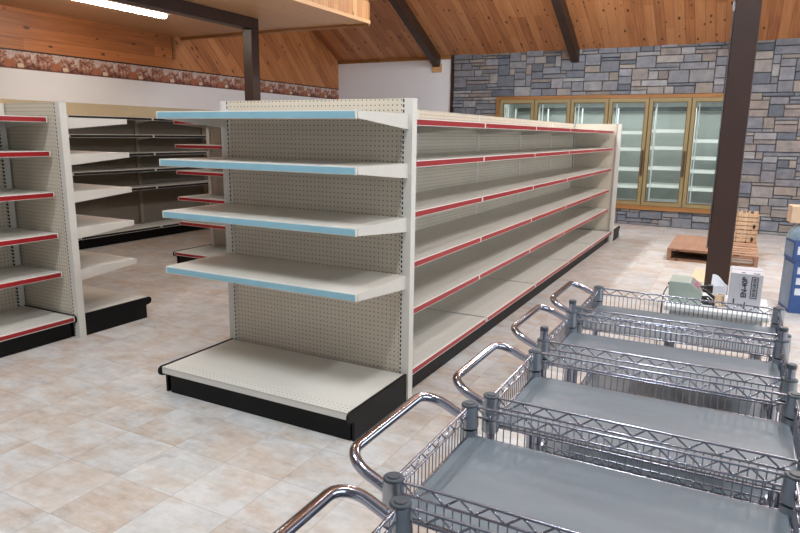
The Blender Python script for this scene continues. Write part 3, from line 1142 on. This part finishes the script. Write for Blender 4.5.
pp = MB()
prow = []
for i in range(7):
    u = i / 6
    prow.append((-0.060 + 0.062 * u, 0.742 + 0.094 - 0.035 * u + 0.008 * math.sin(u * 5)))
vs = []
for (x, z) in prow:
    vs += [(x, 3.0 - 0.008, z - 0.04), (x + 0.002, 3.01, z + 0.008), (x + 0.002, 3.0115, z + 0.0085), (x, 3.0 - 0.0065, z - 0.04)]
fs = []
for i in range(6):
    for q in range(4):
        fs.append((i * 4 + q, i * 4 + (q + 1) % 4, i * 4 + 4 + (q + 1) % 4, i * 4 + 4 + q))
fs += [(0, 1, 2, 3), (27, 26, 25, 24)]
pp.add(vs, fs)
pp.box(-0.05, 2.99, 0.742, -0.01, 3.02, 0.80)
tag(pp.build('paper_sheet', MAT['paper']), 'crumpled white paper standing between the label machine and the white carton', 'paper')
tag(MB().lathe([(0.017, 0.742), (0.018, 0.758), (0.017, 0.790)], (-0.020, 2.865), 16).lathe([(0.006, 0.790), (0.006, 0.7905)], (-0.020, 2.865), 12, 1)
    .build('tape_roll', [MAT['cardboard'], MAT['mach_dark']]), 'small brown tape roll standing left of the white carton', 'tape roll')

# white carton with upright lettering
ct = thing('carton', 'white carton with dark sideways lettering on the white-topped stand', 'carton', (0.068, 2.838, 0.742))
MB().box(-0.058, 0.0, 0.0, 0.058, 0.165, 0.150).build('body', MAT['carton'], ct, bevel=0.0015)
MB().box(-0.058, 0.081, 0.150, 0.058, 0.084, 0.1504).box(-0.02, 0.012, 0.150, -0.005, 0.03, 0.1503).box(0.022, 0.01, 0.150, 0.046, 0.028, 0.1503).build('tape_and_marks', MAT['print'], ct)


def text(body, size, loc, rot, mat, parent, name='lettering'):
    cu = bpy.data.curves.new(name, 'FONT')
    cu.body = body
    cu.size = size
    cu.extrude = 0.0002
    cu.offset = size * 0.035
    cu.align_x = 'CENTER'
    cu.align_y = 'CENTER'
    cu.materials.append(mat)
    tmp = bpy.data.objects.new(name, cu)
    COL.objects.link(tmp)
    bpy.context.view_layer.update()
    me = bpy.data.meshes.new_from_object(tmp.evaluated_get(bpy.context.evaluated_depsgraph_get()))
    bpy.data.objects.remove(tmp)
    o = bpy.data.objects.new(name, me)
    COL.objects.link(o)
    o.location = loc
    o.rotation_euler = rot
    o.parent = parent
    return o


text('EN-40B', 0.027, (-0.004, -0.0006, 0.095), (R(90), R(-90), 0), MAT['print'], ct)
mk = MB()
fx0, fx1, fz0, fz1 = 0.018, 0.042, 0.052, 0.140
wd = 0.003
mk.box(fx0, -0.0008, fz0, fx0 + wd, 0.0002, fz1).box(fx1 - wd, -0.0008, fz0, fx1, 0.0002, fz1)
mk.box(fx0, -0.0008, fz0, fx1, 0.0002, fz0 + wd).box(fx0, -0.0008, fz1 - wd, fx1, 0.0002, fz1)
for i in range(4):
    z = fz0 + 0.008 + i * 0.0195
    mk.box(fx0 + 0.006, -0.0008, z, fx1 - 0.006, 0.0002, z + 0.0028)
    mk.box(fx0 + 0.006, -0.0008, z + 0.006, fx1 - 0.006, 0.0002, z + 0.0088)
    mk.box(fx0 + 0.006, -0.0008, z + 0.012, fx1 - 0.006, 0.0002, z + 0.0148)
    mk.box((fx0 + fx1) / 2 - 0.001, -0.0008, z, (fx0 + fx1) / 2 + 0.001, 0.0002, z + 0.0138)
mk.build('framed_marking', MAT['print'], ct)
MB().box(-0.04, -0.0006, 0.02, -0.034, 0.0002, 0.045).box(0.0, -0.0006, 0.012, 0.005, 0.0002, 0.035).build('small_marks', MAT['print'], ct)

# flat cardboard on the floor past the post
tag(MB().prism([(-0.36, 6.95), (-0.02, 6.90), (0.03, 7.62), (-0.31, 7.66)], 'z', 0.0, 0.006).build('cardboard_sheet', MAT['cardboard']),
    'flat pale cardboard sheet on the floor just behind the big brown post', 'cardboard')

# ------------------------------------------------------------------ pallet with plywood and crate
pl = thing('pallet', 'low wooden pallet on the floor behind the big brown post', 'pallet', (-0.19, 8.66, 0))
for x in (-0.455, 0.0, 0.455):
    MB().box(x - 0.02, -0.60, 0.02, x + 0.02, 0.60, 0.115).build('stringer', MAT['pallet'], pl)
for i in range(7):
    y = -0.60 + i * 0.185
    MB().box(-0.475, y, 0.115, 0.475, y + 0.09, 0.133).build('deck_board', MAT['pallet'], pl)
for y in (-0.6, -0.05, 0.51):
    MB().box(-0.475, y, 0.0, 0.475, y + 0.09, 0.02).build('bottom_board', MAT['pallet'], pl)
tag(MB().box(-0.665, 8.05, 0.133, -0.02, 9.27, 0.145).build('plywood_sheet', MAT['ply']), 'flat brown plywood sheet lying on the left of the pallet', 'plywood')
cr = thing('crate', 'pale slatted wooden crate end standing upright on the pallet\'s right end', 'crate', (0.145, 9.10, 0.133))
for x in (-0.088, 0.0, 0.088):
    MB().box(x - 0.027, -0.012, 0.0, x + 0.027, 0.045, 0.40).build('upright_slat', MAT['crate'], cr)
for q in range(7):
    z = 0.012 + q * 0.053
    MB().box(-0.125, -0.03, z, 0.125, -0.012, z + 0.040).build('cross_slat', MAT['crate'], cr)

# ------------------------------------------------------------------ stacked cartons at the right
bz = R(12)


def printed_box(x, y, z, w, d, h, label, n):
    t = thing('carton', label, 'carton', (x, y, z), bz)
    MB().box(0, 0, 0, w, d, h).build('body', [MAT['blue_box']], t, bevel=0.004)
    MB().box(-0.002, 0.02, 0.03, 0.0, d - 0.02, h - 0.02).build('side_print', MAT['blue_box_side'], t)
    for i in range(n):
        z0 = h * (0.36 + 0.62 * i / n)
        MB().box(0.025, -0.002, z0, w - 0.04, 0.0, z0 + h * 0.40 / n).build('white_label', MAT['label_white'], t)
    return t



printed_box(0.478, 6.07, 0.0, 0.46, 0.30, 0.43, 'big blue carton with white labels on the floor, lowest of the stack', 3)
printed_box(0.462, 6.09, 0.43, 0.44, 0.26, 0.17, 'flatter blue carton with a white label, lying on the big blue one', 1)
bg = MB()
ring_ = []
for j in range(7):
    v = j / 6
    z = 0.60 + 0.14 * v
    k = 1.0 - 0.55 * v ** 3
    for i in range(16):
        a = 2 * math.pi * i / 16
        wob = 1 + 0.07 * math.sin(3 * a + 2 * v) + 0.05 * math.sin(7 * a + 5 * v)
        sq = 1 / max(abs(math.cos(a)), abs(math.sin(a))) ** 0.6
        ring_.append((0.585 + 0.165 * k * wob * sq * math.cos(a), 6.265 + 0.105 * k * wob * sq * math.sin(a), z))
bg.add(ring_, [(j * 16 + i, j * 16 + (i + 1) % 16, (j + 1) * 16 + (i + 1) % 16, (j + 1) * 16 + i) for j in range(6) for i in range(16)], 0, True)
bg.add(ring_[:16], [tuple(range(16))])
bg.add(ring_[-16:], [tuple(range(16))])
tag(bg.build('plastic_bag', MAT['bag']), 'pale blue plastic-wrapped bundle on top of the blue cartons', 'bag')
bx_ = thing('cardboard_box', 'plain tan cardboard box, topmost on the stack of blue cartons', 'box', (0.415, 6.185, 0.74), R(8))
MB().box(0, 0, 0, 0.3, 0.16, 0.14).build('body', MAT['cardboard'], bx_, bevel=0.003)
MB().box(0.0, 0.078, 0.14, 0.3, 0.082, 0.1404).build('flap_seam', MAT['handle_brown'], bx_)

# added strip lamps hanging unseen over the sales floor, above the frame of the photo
lamp0 = None
for i, (x, y, z, _) in enumerate(STRIPS):
    if lamp0 is None:
        lamp0 = strip_lamp((x, y, z), 'unseen white strip lamp hanging over the sales floor', 'unseen strip lamps over the sales floor')
        MB().tube([(0, 0, 0.0), (0, 0, 1.6)], 0.006, 6).build('hanger', MAT['collar'], lamp0)
    else:
        o = copy_tree(lamp0)
        o.location = (x, y, z)
